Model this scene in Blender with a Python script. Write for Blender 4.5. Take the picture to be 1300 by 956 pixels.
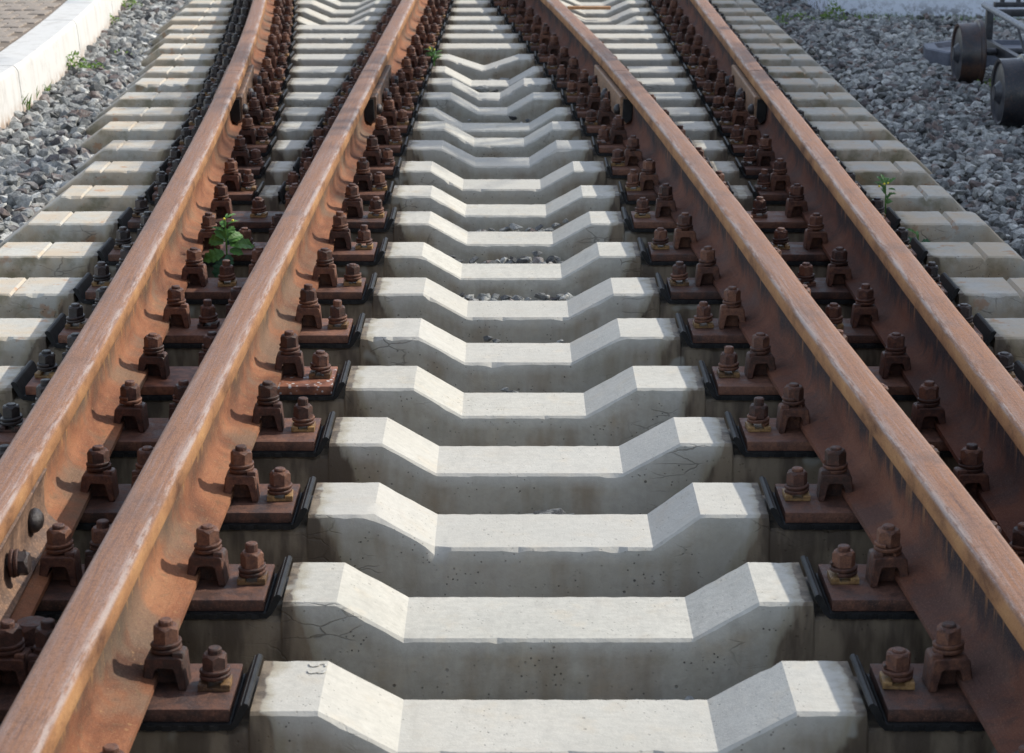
import bpy, bmesh, math, random
import numpy as np
from mathutils import Vector, Matrix, noise
R = math.radians
random.seed(7); np.random.seed(7)
for o in list(bpy.data.objects): bpy.data.objects.remove(o)
SC = bpy.context.scene; COL = SC.collection

# ------------------------------------------------------------------ camera, world, sun, exposure
F_PX, PITCH_T, HC = 2800.0, 723/2800.0, 1.383          # focal length in photo pixels, tan(pitch), height over the sleepers
cam = bpy.data.cameras.new('camera'); co = bpy.data.objects.new('camera', cam); COL.objects.link(co)
co.location = (0, 0, HC); co.rotation_euler = (math.pi/2-math.atan(PITCH_T), 0, 0)
cam.sensor_width = 36; cam.lens = F_PX/1300*36; cam.shift_y = -44.5/1300
cam.clip_start = .05; cam.clip_end = 500
cam.dof.use_dof = True; cam.dof.focus_distance = 5.2; cam.dof.aperture_fstop = 13
SC.camera = co
AZ = 22                                                # the sun stands right of the track and a little beyond it
EL = math.degrees(math.atan(math.cos(R(AZ))*.79))
w = bpy.data.worlds.new('World'); SC.world = w; w.use_nodes = True
nt = w.node_tree; sky = nt.nodes.new('ShaderNodeTexSky'); sky.sky_type = 'NISHITA'; sky.sun_disc = False
sky.sun_elevation = R(EL); sky.sun_rotation = R(90-AZ); sky.altitude = 50; sky.air_density = 1.0; sky.dust_density = 1.0; sky.ozone_density = 1
hs = nt.nodes.new('ShaderNodeHueSaturation'); hs.inputs['Saturation'].default_value = .62      # sky colour desaturated so it fills less blue
nt.links.new(sky.outputs[0], hs.inputs['Color']); nt.links.new(hs.outputs[0], nt.nodes['Background'].inputs[0]); nt.nodes['Background'].inputs[1].default_value = .15
sl = bpy.data.lights.new('sun', 'SUN'); sl.energy = 2.35; sl.angle = R(.5); sl.color = (1, .94, .84)
so = bpy.data.objects.new('sun', sl); COL.objects.link(so); so.location = (10, 5, 12)
so.rotation_euler = Vector((math.cos(R(AZ))*math.cos(R(EL)), math.sin(R(AZ))*math.cos(R(EL)), math.sin(R(EL)))).to_track_quat('Z', 'Y').to_euler()
SC.view_settings.view_transform = 'Standard'; SC.view_settings.look = 'None'; SC.view_settings.exposure = .95; SC.view_settings.gamma = 1

def at(px, py, z):                                     # photo pixel -> point at height z
    c, s = 1/math.sqrt(1+PITCH_T**2), PITCH_T/math.sqrt(1+PITCH_T**2)
    dx = (px-650)/F_PX; dy = -(py-433.5)/F_PX
    d = Vector((dx, c+dy*s, -s+dy*c)); k = (z-HC)/d.z
    return Vector((d.x*k, d.y*k, z))

# ------------------------------------------------------------------ helpers
def link(name, me, m=None, parent=None):
    o = bpy.data.objects.new(name, me); COL.objects.link(o)
    if m is not None and me is not None and not me.materials: me.materials.append(m)
    if parent is not None: o.parent = parent
    return o
def tag(o, label=None, cat=None, group=None, kind=None):
    for k, v in (('label', label), ('category', cat), ('group', group), ('kind', kind)):
        if v: o[k] = v
    return o
def thing(name, loc, rz=0):
    o = bpy.data.objects.new(name, None); COL.objects.link(o); o.location = loc; o.rotation_euler = (0, 0, rz); o.empty_display_size = .05
    return o
def bm2me(bm, name, smooth=None):
    me = bpy.data.meshes.new(name); bmesh.ops.recalc_face_normals(bm, faces=bm.faces); bm.to_mesh(me); bm.free()
    if smooth is not None:
        me.shade_smooth(); me.set_sharp_from_angle(angle=R(smooth))
    return me
def box(bm, x0, x1, y0, y1, z0, z1, bev=0, M=None):
    g = bmesh.ops.create_cube(bm, size=1)['verts']
    for v in g:
        v.co = Vector((x0+(v.co.x+.5)*(x1-x0), y0+(v.co.y+.5)*(y1-y0), z0+(v.co.z+.5)*(z1-z0)))
    if bev:
        es = list({e for v in g for e in v.link_edges})
        r = bmesh.ops.bevel(bm, geom=es, offset=bev, segments=2, affect='EDGES', profile=.6)
        g = list({v for f in r['faces'] for v in f.verts} | {v for v in g if v.is_valid})
    if M is not None:
        for v in g: v.co = M @ v.co
    return g
def tube(bm, p0, p1, r0, r1=None, n=10):
    r1 = r0 if r1 is None else r1
    p0, p1 = Vector(p0), Vector(p1); q = (p1-p0).to_track_quat('Z', 'Y')
    a = [bm.verts.new(p0+q @ Vector((r0*math.cos(t*2*math.pi/n), r0*math.sin(t*2*math.pi/n), 0))) for t in range(n)]
    b = [bm.verts.new(p1+q @ Vector((r1*math.cos(t*2*math.pi/n), r1*math.sin(t*2*math.pi/n), 0))) for t in range(n)]
    for i in range(n): bm.faces.new((a[i], a[(i+1) % n], b[(i+1) % n], b[i]))
    bm.faces.new(a[::-1]); bm.faces.new(b)
def lathe(bm, prof, n=24, axis='z', caps=True):        # prof: (r, h)
    rings = []
    for r, h in prof:
        ring = []
        for i in range(n):
            t = 2*math.pi*i/n; c, s = r*math.cos(t), r*math.sin(t)
            ring.append(bm.verts.new((c, s, h) if axis == 'z' else (h, c, s)))
        rings.append(ring)
    for a, b in zip(rings, rings[1:]):
        for i in range(n): bm.faces.new((a[i], a[(i+1) % n], b[(i+1) % n], b[i]))
    if caps: bm.faces.new(rings[0][::-1]); bm.faces.new(rings[-1])
def prism(bm, poly, y0, y1, axis='y'):                 # poly in XZ extruded along Y
    a = [bm.verts.new((x, y0, z)) for x, z in poly]; b = [bm.verts.new((x, y1, z)) for x, z in poly]
    n = len(poly)
    for i in range(n): bm.faces.new((a[i], a[(i+1) % n], b[(i+1) % n], b[i]))
    bm.faces.new(a[::-1]); bm.faces.new(b)
    return a+b
ORD = 'first second third fourth fifth sixth seventh eighth ninth tenth eleventh twelfth thirteenth fourteenth fifteenth sixteenth seventeenth eighteenth nineteenth twentieth twenty-first twenty-second twenty-third twenty-fourth twenty-fifth twenty-sixth twenty-seventh twenty-eighth twenty-ninth thirtieth'.split()

# ------------------------------------------------------------------ materials
class NT:
    def __init__(s, name):
        s.m = bpy.data.materials.new(name); s.m.use_nodes = True; s.t = s.m.node_tree; s.b = s.t.nodes['Principled BSDF']
        s.tc = s.t.nodes.new('ShaderNodeTexCoord'); s.P = s.tc.outputs['Object']
    def n(s, ty, **k):
        x = s.t.nodes.new(ty)
        for a, v in k.items(): setattr(x, a, v)
        return x
    def put(s, sock, v):
        if isinstance(v, bpy.types.NodeSocket): s.t.links.new(v, sock)
        elif isinstance(v, (tuple, list)) and len(v) == 3 and sock.type == 'RGBA': sock.default_value = (*v, 1)
        else: sock.default_value = v
    def world(s):
        g = s.n('ShaderNodeNewGeometry'); s.P = g.outputs['Position']; return s
    def map(s, sc, v=None, loc=(0, 0, 0)):
        x = s.n('ShaderNodeMapping'); s.put(x.inputs[0], v or s.P); x.inputs[3].default_value = sc if isinstance(sc, tuple) else (sc,)*3; x.inputs[1].default_value = loc
        return x.outputs[0]
    def noise(s, scale, det=4, v=None, rough=.6, dist=0):
        x = s.n('ShaderNodeTexNoise'); s.put(x.inputs['Vector'], v or s.P); x.inputs['Scale'].default_value = scale; x.inputs['Detail'].default_value = det
        x.inputs['Roughness'].default_value = rough; x.inputs['Distortion'].default_value = dist; return x.outputs[0]
    def vor(s, scale, v=None, feature='F1', out=0, rnd=1):
        x = s.n('ShaderNodeTexVoronoi', feature=feature); s.put(x.inputs['Vector'], v or s.P); x.inputs['Scale'].default_value = scale; x.inputs['Randomness'].default_value = rnd
        return x.outputs[out]
    def step(s, v, a, b, lo=0., hi=1.):
        x = s.n('ShaderNodeMapRange'); x.interpolation_type = 'SMOOTHSTEP'; s.put(x.inputs[0], v)
        for i, q in enumerate((a, b, lo, hi)): x.inputs[i+1].default_value = q
        return x.outputs[0]
    def mix(s, f, a, b, mode='MIX'):
        x = s.n('ShaderNodeMix', data_type='RGBA', blend_type=mode); s.put(x.inputs[0], f); s.put(x.inputs[6], a); s.put(x.inputs[7], b); return x.outputs[2]
    def math(s, op, a, b=0., c=0.):
        x = s.n('ShaderNodeMath', operation=op); s.put(x.inputs[0], a); s.put(x.inputs[1], b); s.put(x.inputs[2], c); return x.outputs[0]
    def attr(s, name):
        x = s.n('ShaderNodeAttribute', attribute_name=name); return x.outputs['Fac']
    def rnd(s): return s.n('ShaderNodeObjectInfo').outputs['Random']
    def ramp(s, f, pts):
        x = s.n('ShaderNodeValToRGB'); s.put(x.inputs[0], f); e = x.color_ramp.elements
        while len(e) < len(pts): e.new(.5)
        for q, (p, c) in zip(e, pts): q.position = p; q.color = (*c, 1)
        return x.outputs[0]
    def out(s, col, rough=.8, spec=.3, bump=None, dist=.002, strength=1., metal=0):
        s.put(s.b.inputs['Base Color'], col); s.put(s.b.inputs['Roughness'], rough); s.b.inputs['Specular IOR Level'].default_value = spec; s.b.inputs['Metallic'].default_value = metal
        if bump is not None:
            x = s.n('ShaderNodeBump'); x.inputs['Distance'].default_value = dist; x.inputs['Strength'].default_value = strength; s.put(x.inputs['Height'], bump); s.t.links.new(x.outputs[0], s.b.inputs['Normal'])
        return s.m

def m_concrete(name, base, tint):
    s = NT(name).world()
    big = s.noise(2.6, 5); fine = s.noise(60, 5, rough=.7); mid = s.noise(14, 5)
    c = s.mix(s.step(big, .3, .7), base, tuple(q*f for q, f in zip(base, (.84, .85, .85))))
    c = s.mix(s.step(mid, .52, .72, 0, .45), c, tint)
    streak = s.noise(30, 4, s.map((1, .25, .12)))
    c = s.mix(s.step(streak, .5, .75, 0, .35), c, tuple(q*.6 for q in base))
    brush = s.noise(40, 4, s.map((.35, 2.2, .6)), rough=.7)
    c = s.mix(s.step(brush, .42, .75, 0, .28), c, tuple(q*.62 for q in base))
    c = s.mix(s.step(fine, .3, .75, .0, .26), c, (.16, .155, .14))
    pore_m = s.step(s.noise(11, 3), .45, .6)
    pore = s.math('MULTIPLY', s.step(s.vor(85), .17, .1), s.math('MULTIPLY', pore_m, s.math('MULTIPLY_ADD', s.attr('side'), .6, .4)))
    pore2 = s.math('MULTIPLY', s.step(s.vor(38, s.map((1, 1, 1), None, (3, 5, 1))), .13, .08), s.math('MULTIPLY', s.step(s.noise(7, 3), .5, .62), s.math('MULTIPLY_ADD', s.attr('side'), .6, .4)))
    # the cracked shoulders on the front of a sleeper
    cv = s.n('ShaderNodeVectorMath', operation='ADD'); s.t.links.new(s.map((.8, 1, 2.3)), cv.inputs[0])
    nn = s.n('ShaderNodeTexNoise'); s.put(nn.inputs['Vector'], s.P); nn.inputs['Scale'].default_value = 16; nn.inputs['Detail'].default_value = 3
    sc = s.n('ShaderNodeVectorMath', operation='SCALE'); s.t.links.new(nn.outputs['Color'], sc.inputs[0]); sc.inputs['Scale'].default_value = .05; s.t.links.new(sc.outputs[0], cv.inputs[1])
    crack = s.math('MULTIPLY', s.step(s.vor(13, cv.outputs[0], 'DISTANCE_TO_EDGE'), .03, .008), s.math('MULTIPLY', s.attr('crack'), s.step(s.noise(6, 2), .53, .6)))
    dark = s.math('MAXIMUM', s.math('MAXIMUM', pore, pore2), s.math('MULTIPLY', crack, .6))
    ri = s.rnd()
    c = s.mix(s.step(ri, 0, 1, 0, .45), c, s.mix(s.noise(1.7, 3), (.46, .43, .36), (.43, .43, .42)))
    wthr = s.math('MULTIPLY', s.attr('outer'), s.step(s.noise(6, 5, s.map((1, 1, 1), None, (2, 9, 0)), .65), .36, .66))
    c = s.mix(s.math('MULTIPLY', wthr, .8), c, (.50, .40, .28))
    c = s.mix(s.math('MULTIPLY', s.attr('outer'), s.step(s.noise(13, 4), .6, .68, 0, .6)), c, (.42, .22, .11))
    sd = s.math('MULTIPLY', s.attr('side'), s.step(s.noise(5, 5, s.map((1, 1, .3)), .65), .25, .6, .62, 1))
    c = s.mix(sd, c, s.mix(1.0, c, s.mix(s.step(s.noise(8, 4, s.map((1, 1, .15))), .45, .65), (.76, .73, .67), (.56, .48, .39)), 'MULTIPLY'))  # shade of the side faces put into the colour, with brown dirt streaks
    c = s.mix(s.math('MULTIPLY', dark, .8), c, (.05, .047, .04))
    stv = s.math('ADD', s.attr('stain'), s.math('MULTIPLY', s.math('SUBTRACT', s.noise(16, 4, s.map((1, 1, .35))), .5), .9))
    st = s.step(stv, .42, .6)
    sc2 = s.mix(s.step(s.noise(22, 3, s.map((1, 1, .2))), .4, .62), (.07, .048, .03), (.19, .145, .095))
    sc2 = s.mix(s.step(s.noise(9, 2), .62, .7, 0, .9), sc2, (.30, .29, .25))
    c = s.mix(s.math('MULTIPLY', st, .93), c, sc2)
    halo = s.step(stv, .2, .5, 0, .5)
    c = s.mix(s.math('MULTIPLY', halo, s.math('SUBTRACT', 1, st)), c, (.22, .18, .10))
    moss = s.math('MULTIPLY', s.attr('moss'), s.step(s.noise(9, 5), .48, .7))
    c = s.mix(moss, c, (.16, .14, .075))
    h = s.math('SUBTRACT', s.math('ADD', s.math('MULTIPLY', fine, .5), s.math('MULTIPLY', s.noise(220, 3), .35)), s.math('MULTIPLY', dark, 1.6))
    return s.out(c, s.step(st, 0, 1, .92, .6), .25, h, .0022, .8)
def m_rust(name, a, b, d, scale=40, spec=.35, rough=(.55, .85)):
    s = NT(name)
    ri = s.rnd()
    off = s.n('ShaderNodeCombineXYZ'); s.put(off.inputs[0], s.math('MULTIPLY', ri, 37)); s.put(off.inputs[1], s.math('MULTIPLY', ri, 91))
    v = s.n('ShaderNodeVectorMath', operation='ADD'); s.t.links.new(s.P, v.inputs[0]); s.t.links.new(off.outputs[0], v.inputs[1]); v = v.outputs[0]
    n1 = s.noise(scale, 5, v, .7); n2 = s.noise(scale*5, 3, v)
    c = s.ramp(s.math('ADD', s.math('MULTIPLY', n1, .78), s.math('MULTIPLY', ri, .24)), [(.34, d), (.5, a), (.64, b), (.8, tuple(q*1.3 for q in b))])
    c = s.mix(s.step(n2, .35, .7, 0, .45), c, d); n3 = s.noise(scale*16, 3, v, .7)
    c = s.mix(s.step(n3, .52, .66, 0, .55), c, tuple(q*.35 for q in a)); c = s.mix(s.step(n3, .46, .34, 0, .4), c, tuple(q*1.5 for q in b))
    return s.out(c, s.step(n1, .35, .65, *rough), spec, s.math('ADD', s.math('ADD', n1, s.math('MULTIPLY', n2, .6)), s.math('MULTIPLY', n3, .5)), .0016, 1)
def m_rail(name, sunny):
    s = NT(name).world()
    sp_ = s.n('ShaderNodeSeparateXYZ'); s.put(sp_.inputs[0], s.P); cb_ = s.n('ShaderNodeCombineXYZ')
    s.put(cb_.inputs[0], s.attr('lx')); s.put(cb_.inputs[1], sp_.outputs[1]); s.put(cb_.inputs[2], sp_.outputs[2]); s.P = cb_.outputs[0]
    prof = s.attr('prof')            # 0 head top, 1 head side, 2 web, 3 foot
    long_ = s.noise(50, 5, s.map((3.2, .07, 1)), .75); patch = s.noise(7, 5, s.map((1, .5, 1)), .6, .6); fine = s.noise(170, 4)
    edge = s.attr('gauge')           # 1 along the worn gauge corner
    top = s.ramp(long_, [(.24, (.085, .042, .028)), (.38, (.18, .092, .062)), (.48, (.28, .125, .055)), (.56, (.235, .130, .090)), (.68, (.31, .20, .155)), (.8, (.40, .30, .255))])
    top = s.mix(s.step(patch, .45, .7, 0, .45), top, (.20, .115, .085))
    top = s.mix(s.step(fine, .5, .68, 0, .45), top, (.075, .038, .027))
    top = s.mix(s.step(s.noise(3.1, 4), .56, .68, 0, .5), top, (.12, .075, .06))
    band = s.math('MULTIPLY', edge, s.step(s.noise(40, 6, s.map((2, .16, 1)), .75), .42, .56))
    top = s.mix(s.math('MULTIPLY', band, .65), top, (.42, .36, .33))
    side = s.ramp(s.noise(12, 5, s.map((1, .4, 1)), .65), [(.3, (.10, .042, .020)), (.5, (.30, .145, .062)), (.7, (.42, .225, .095))])
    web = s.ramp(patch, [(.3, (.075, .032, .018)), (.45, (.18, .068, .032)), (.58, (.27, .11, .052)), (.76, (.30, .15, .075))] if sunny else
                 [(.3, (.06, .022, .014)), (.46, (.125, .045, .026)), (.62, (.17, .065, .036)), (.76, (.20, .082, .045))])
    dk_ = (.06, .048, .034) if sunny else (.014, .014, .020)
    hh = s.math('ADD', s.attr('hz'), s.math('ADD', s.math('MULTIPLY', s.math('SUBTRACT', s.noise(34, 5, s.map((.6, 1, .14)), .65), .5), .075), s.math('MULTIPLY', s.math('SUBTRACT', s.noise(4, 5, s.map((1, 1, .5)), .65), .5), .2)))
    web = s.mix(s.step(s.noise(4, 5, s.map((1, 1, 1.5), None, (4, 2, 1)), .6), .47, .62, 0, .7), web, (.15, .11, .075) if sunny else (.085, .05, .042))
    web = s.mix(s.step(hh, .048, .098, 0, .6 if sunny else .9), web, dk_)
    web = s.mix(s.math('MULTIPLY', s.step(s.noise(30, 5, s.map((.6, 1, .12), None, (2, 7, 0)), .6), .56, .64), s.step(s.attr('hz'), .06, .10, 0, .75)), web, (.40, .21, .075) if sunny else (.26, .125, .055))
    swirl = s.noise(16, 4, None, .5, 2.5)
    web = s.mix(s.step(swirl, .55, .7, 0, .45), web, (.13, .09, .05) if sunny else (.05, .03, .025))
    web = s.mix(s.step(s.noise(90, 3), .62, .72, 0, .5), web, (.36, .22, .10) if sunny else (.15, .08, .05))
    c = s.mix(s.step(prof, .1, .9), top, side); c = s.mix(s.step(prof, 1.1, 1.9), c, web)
    gr = s.noise(380, 3, None, .75); gr2 = s.noise(120, 4, s.map((1, .5, 1)), .7)
    c = s.mix(s.step(gr, .52, .66, 0, .34), c, (.06, .032, .022)); c = s.mix(s.step(gr2, .53, .68, 0, .3), c, (.08, .042, .03)); c = s.mix(s.step(gr, .46, .34, 0, .25), c, (.42, .26, .16))
    rr = s.mix(s.step(prof, .1, .9), (.6,)*3, (.85,)*3)
    return s.out(c, rr, .28, s.math('ADD', s.math('MULTIPLY', fine, .9), s.math('ADD', long_, s.noise(420, 3))), .0014, .9)
def m_stone(name):
    s = NT(name).world(); t = s.attr('tint')
    c = s.ramp(t, [(0, (.05, .05, .05)), (.2, (.19, .195, .19)), (.42, (.34, .35, .335)), (.6, (.48, .48, .45)), (.72, (.25, .19, .165)), (.8, (.09, .08, .082)), (.88, (.52, .525, .49)), (1, (.68, .67, .62))])
    n = s.noise(70, 5, None, .7); m = s.noise(26, 4)
    c = s.mix(s.step(n, .35, .7, 0, .6), c, (.04, .042, .046)); c = s.mix(s.step(m, .5, .68, 0, .5), c, (.40, .405, .38))
    return s.out(c, .85, .3, s.math('ADD', n, m), .006, 1)
def m_simple(name, a, b, scale=20, rough=.7, spec=.3, bump=.001, wrld=False, lo=.35, hi=.65):
    s = NT(name)
    if wrld: s.world()
    n = s.noise(scale, 5, None, .65)
    return s.out(s.mix(s.step(n, lo, hi), a, b), rough, spec, n, bump, .8)
M = {}
M['concrete'] = m_concrete('sleeper_concrete', (.56, .54, .475), (.55, .47, .345))
M['rail_sun'] = m_rail('rail_rust_lit', True); M['rail_shade'] = m_rail('rail_rust_shaded', False)  # same rust twice, the shaded rails' webs coloured darker for their shade
M['plate'] = m_rust('plate_rust', (.125, .056, .036), (.20, .092, .056), (.038, .022, .018), 26, .35, (.5, .8))
M['nut'] = m_rust('nut_rust', (.095, .041, .028), (.20, .088, .05), (.024, .014, .011), 60, .38, (.45, .75))
M['dark_nut'] = m_rust('greased_nut', (.026, .020, .019), (.052, .034, .028), (.010, .009, .009), 45, .5, (.35, .6))
M['clip'] = m_rust('clip_yellow', (.20, .11, .04), (.34, .20, .075), (.06, .03, .018), 30, .4, (.45, .7))
M['rubber'] = m_simple('black_rubber', (.007, .007, .007), (.018, .018, .018), 30, .6, .3)
M['stone'] = m_stone('crushed_stone')
s = NT('ground_gravel').world(); v = s.vor(26, None, 'F1', 1); d = s.vor(26)
M['ground'] = s.out(s.mix(s.step(s.noise(30, 4), .3, .7), (.13, .125, .115), (.27, .26, .24)), .95, .1, d, .02, 1)
s = NT('whitewash').world(); n = s.noise(9, 6, None, .7); drp = s.noise(14, 4, s.map((1, 1, .1)))
c = s.mix(s.step(n, .5, .72, 0, .35), (.57, .56, .53), (.27, .25, .215)); c = s.mix(s.step(drp, .5, .72, 0, .4), c, (.38, .35, .31))
sep = s.n('ShaderNodeSeparateXYZ'); s.put(sep.inputs[0], s.P); low = s.step(sep.outputs[2], -.09, -.01, 1, 0)
c = s.mix(s.math('MULTIPLY', low, s.step(s.noise(18, 4), .35, .6)), c, (.36, .27, .2))
M['white'] = s.out(c, .85, .25, s.noise(60, 5), .002, .8)
s = NT('wall_whitewash').world(); c = s.mix(s.step(s.noise(4, 6, None, .7), .42, .7, 0, .3), (.74, .78, .86), (.5, .53, .6))
sep = s.n('ShaderNodeSeparateXYZ'); s.put(sep.inputs[0], s.P); low = s.step(sep.outputs[2], -.08, .07, 1, 0)
c = s.mix(s.math('MULTIPLY', low, s.step(s.noise(22, 5, None, .75), .47, .58)), c, (.2, .2, .2))
M['wall'] = s.out(c, .9, .2, s.noise(40, 5), .003, .8)
M['brick'] = m_simple('paving_brick', (.22, .185, .15), (.33, .285, .24), 30, .9, .2, .002)
M['pave'] = m_simple('paving_bed', (.16, .13, .10), (.24, .20, .165), 30, .95, .1, .004, True)
M['steel'] = m_simple('dark_steel', (.018, .019, .024), (.045, .048, .058), 25, .45, .5)
M['tube'] = m_simple('grey_paint', (.12, .13, .15), (.20, .215, .24), 30, .5, .4)
M['tray'] = m_simple('tray_paint', (.07, .078, .10), (.12, .13, .16), 14, .5, .4)
M['tread'] = m_rust('wheel_tread', (.022, .023, .029), (.07, .035, .022), (.012, .013, .017), 7, .5, (.3, .5))
M['leaf'] = m_simple('leaf_green', (.04, .115, .015), (.085, .20, .03), 30, .55, .35, .0008)
M['leaf2'] = m_simple('leaf_bluegreen', (.025, .08, .035), (.045, .125, .055), 30, .6, .35, .0008)
M['yellow'] = m_simple('flower_yellow', (.65, .55, .04), (.75, .65, .1), 30, .7, .2, .0005)
M['herb'] = m_simple('herb_leaf', (.11, .21, .03), (.22, .34, .07), 25, .6, .3, .0005, True)
M['grass'] = m_simple('grass_blade', (.10, .20, .03), (.24, .32, .07), 8, .7, .2, .0005, True)
M['plaster'] = m_simple('house_plaster', (.50, .50, .50), (.56, .56, .55), 2, .9, .2, .003, True)
M['bark'] = m_simple('bark', (.07, .055, .04), (.15, .12, .09), 20, .95, .1, .004)
M['wood'] = m_simple('bare_wood', (.42, .22, .11), (.5, .3, .16), 20, .8, .2)
for k in ('leaf', 'leaf2', 'grass'):
    M[k].node_tree.nodes['Principled BSDF'].inputs['Subsurface Weight'].default_value = .0

# ------------------------------------------------------------------ where things run
YB = {-1: 1001, 0: 838, 1: 713, 2: 612, 3: 529, 4: 464, 5: 403.5, 6: 352, 7: 307, 8: 268, 9: 235, 10: 204.5, 11: 177.8, 12: 154, 13: 136, 14: 117, 15: 99, 16: 84, 17: 68.5,
      18: 55, 19: 42.5, 20: 31.5, 21: 20.5, 22: 10, 23: 0}
def back_y(n):
    if n in YB: return at(650, YB[n], 0).y
    return at(650, 0, 0).y + .462*(n-23)
SW = .204
def off(Y): return .273+.0493*(Y-3.98)+.00327*(Y-3.98)*(Y-6.96)
def cB(Y): return -.6115+.0068*Y-.0365
def cD(Y): return .931+.0048*Y+.0365
def cA(Y): return cB(Y)-off(Y)
def cC(Y):
    t = max(0., min(1., (5.2-Y)/2.4)); return cD(Y)-off(Y)+.031*t*t*(3-2*t)
CENT = dict(A=cA, B=cB, C=cC, D=cD)
POSN = dict(A='leftmost rail', B='second rail from the left', C='third rail from the left', D='rightmost rail')
# centre dips: (xLt, xLb, xRb, xRt) in photo pixels on their own rows
DIP = {1: (438, 518.6, 870, 948.6), 2: (481.7, 555.5, 822, 879), 3: (491.7, 557.5, 786, 855), 4: (529.8, 588.6, 741, 803), 5: (535, 592, 723.6, 783.5), 6: (541, 594, 720, 775),
       7: (538.5, 587, 711.5, 758), 8: (547, 594, 701, 748), 9: (549, 592, 692.5, 737.5), 10: (549, 588.6, 685.6, 727), 11: (562.7, 604, 671.7, 706), 12: (566, 602.5, 665, 701),
       13: (552, 587, 671.7, 704.6), 14: (573, 607.7, 644, 677), 15: (575, 607.7, 635, 665), 16: (566, 599, 646, 677), 17: (569.6, 613, 616, 658)}
NOTL = {6: -1.393, 7: -1.418, 8: -1.449, 9: -1.471, 10: -1.494, 11: -1.52, 12: -1.555, 13: -1.57, 14: -1.60, 15: -1.637, 16: -1.667, 17: -1.70, 18: -1.74, 19: -1.77, 20: -1.80, 21: -1.83, 22: -1.86, 23: -1.89}
ENDL = {6: -1.56, 7: -1.56, 8: -1.557, 9: -1.546, 10: -1.556, 11: -1.573, 12: -1.67, 13: -1.727, 14: -1.746, 15: -1.756, 16: -1.77, 17: -1.80, 18: -1.86, 19: -1.90, 20: -1.95, 21: -2.0, 22: -2.01, 23: -2.03}
NS = 27
def dips(n):
    if n in (18, 19, 20): return []
    if n >= 21: return [(-1.24, -1.10, -.98, -.85, .06), (.30, .44, .585, .72, .06)]
    if n <= 0: return [(-.295, -.175, .315, .433, .067)] if n == 0 else [(-.29, -.17, .33, .45, .067)]
    y = YB[n]; s = (y+290)*.968/HC
    v = [(q-650)/s for q in DIP[n]]
    return [(*v, .056 if n == 17 else .067)]
def seats(n):
    Y = back_y(n)-SW/2
    a, b, c, d = (f(Y) for f in (cA, cB, cC, cD)); h = .228 if n <= 8 else .192
    if n <= 8: return [(a-h, b+h), (c-h, d+h)]
    return [(a-h, a+h), (b-h, b+h), (c-h, c+h), (d-h, d+h)]

# ------------------------------------------------------------------ ground, kerb, paving, wall, building
def smooth(a, b, x):
    t = max(0., min(1., (x-a)/(b-a))); return t*t*(3-2*t)
def left_end(Y): 
    n = 6
    for k in range(-1, NS): 
        if back_y(k) <= Y: n = k
    return ENDL.get(max(6, min(23, n)), -1.56)*.983
def bed_z(x, y):
    le = left_end(y)
    l = smooth(le+.02, le-.2, x); r = smooth(1.54, 1.72, x)
    return -.205 + .10*l + .12*r + .012*noise.noise((x*1.3, y*1.3, 3))*max(l, r)
xs = [-60, -30, -12, -6, -4]+[-3.2+.1*i for i in range(75)]+[5, 8, 14, 30, 60]
ys = [-40, -15, -5, 0]+[1+.15*i for i in range(110)]+[20, 30, 50, 90, 160]
bm = bmesh.new(); g = [[bm.verts.new((x, y, bed_z(x, y)-.012)) for x in xs] for y in ys]
for j in range(len(ys)-1):
    for i in range(len(xs)-1): bm.faces.new((g[j][i], g[j][i+1], g[j+1][i+1], g[j+1][i]))
tag(link('ground', bm2me(bm, 'ground', 60), M['ground']), 'dark gravelly ground under the ballast', None, None, 'structure')

def kx(Y): t = max(0, Y-9.9); return -2.195-.04*(Y-9.9)*(1 if Y > 9.9 else .4)-.008*t*t
kerb = thing('kerb', (-2.2, 9.75, -.1)); kerb['kind'] = 'structure'
tag(kerb, 'whitewashed concrete kerb of long blocks at upper left', 'kerb'); del kerb['kind']
for y0, y1 in ((6.1, 7.9), (7.9, 9.75), (9.75, 11.6), (11.6, 13.45), (13.45, 15.3), (15.3, 17.2)):
    bm = bmesh.new(); rows = []
    N = 14
    for i in range(N+1):
        Y = y0+.006+(y1-y0-.012)*i/N; X = kx(Y); j = lambda a=.003: a*noise.noise((Y*9, X*7, a*1000))
        P = [(X+.03+j(), -.16), (X+.005+j(.004), .10), (X-.002, .115), (X-.014, .125+j(.002)), (X-.165, .125+j(.002)), (X-.178, .115), (X-.18, -.16)]
        rows.append([bm.verts.new((p[0]+2.2, Y-9.75, p[1]+.1)) for p in P])
    for a, b in zip(rows, rows[1:]):
        for i in range(len(a)-1): bm.faces.new((a[i], a[i+1], b[i+1], b[i]))
    bm.faces.new(rows[0]); bm.faces.new(rows[-1][::-1])
    link('kerb_block', bm2me(bm, 'kerb_block', 35), M['white'], kerb)
pv = thing('pavement', (-2.4, 11, .1)); pv['kind'] = 'structure'; pv['label'] = 'brown brick paving behind the white kerb'
bm = bmesh.new(); rows = []
for i in range(26):
    Y = 6+i*.45; rows.append((bm.verts.new((kx(Y)-.185+2.4, Y-11, .011)), bm.verts.new((-9+2.4, Y-11, .011)), bm.verts.new((kx(Y)-.185+2.4, Y-11, -.3))))
for a, b in zip(rows, rows[1:]): bm.faces.new((a[0], b[0], b[1], a[1])); bm.faces.new((a[0], a[2], b[2], b[0]))
link('paving_bed', bm2me(bm, 'paving_bed'), M['pave'], pv)
bm = bmesh.new(); box(bm, -.047, .047, -.097, .097, -.03, .0, .003); bme = bm2me(bm, 'brick', 40)
bm = bmesh.new(); k = 0
Y = 9.5
row = 0
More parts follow.
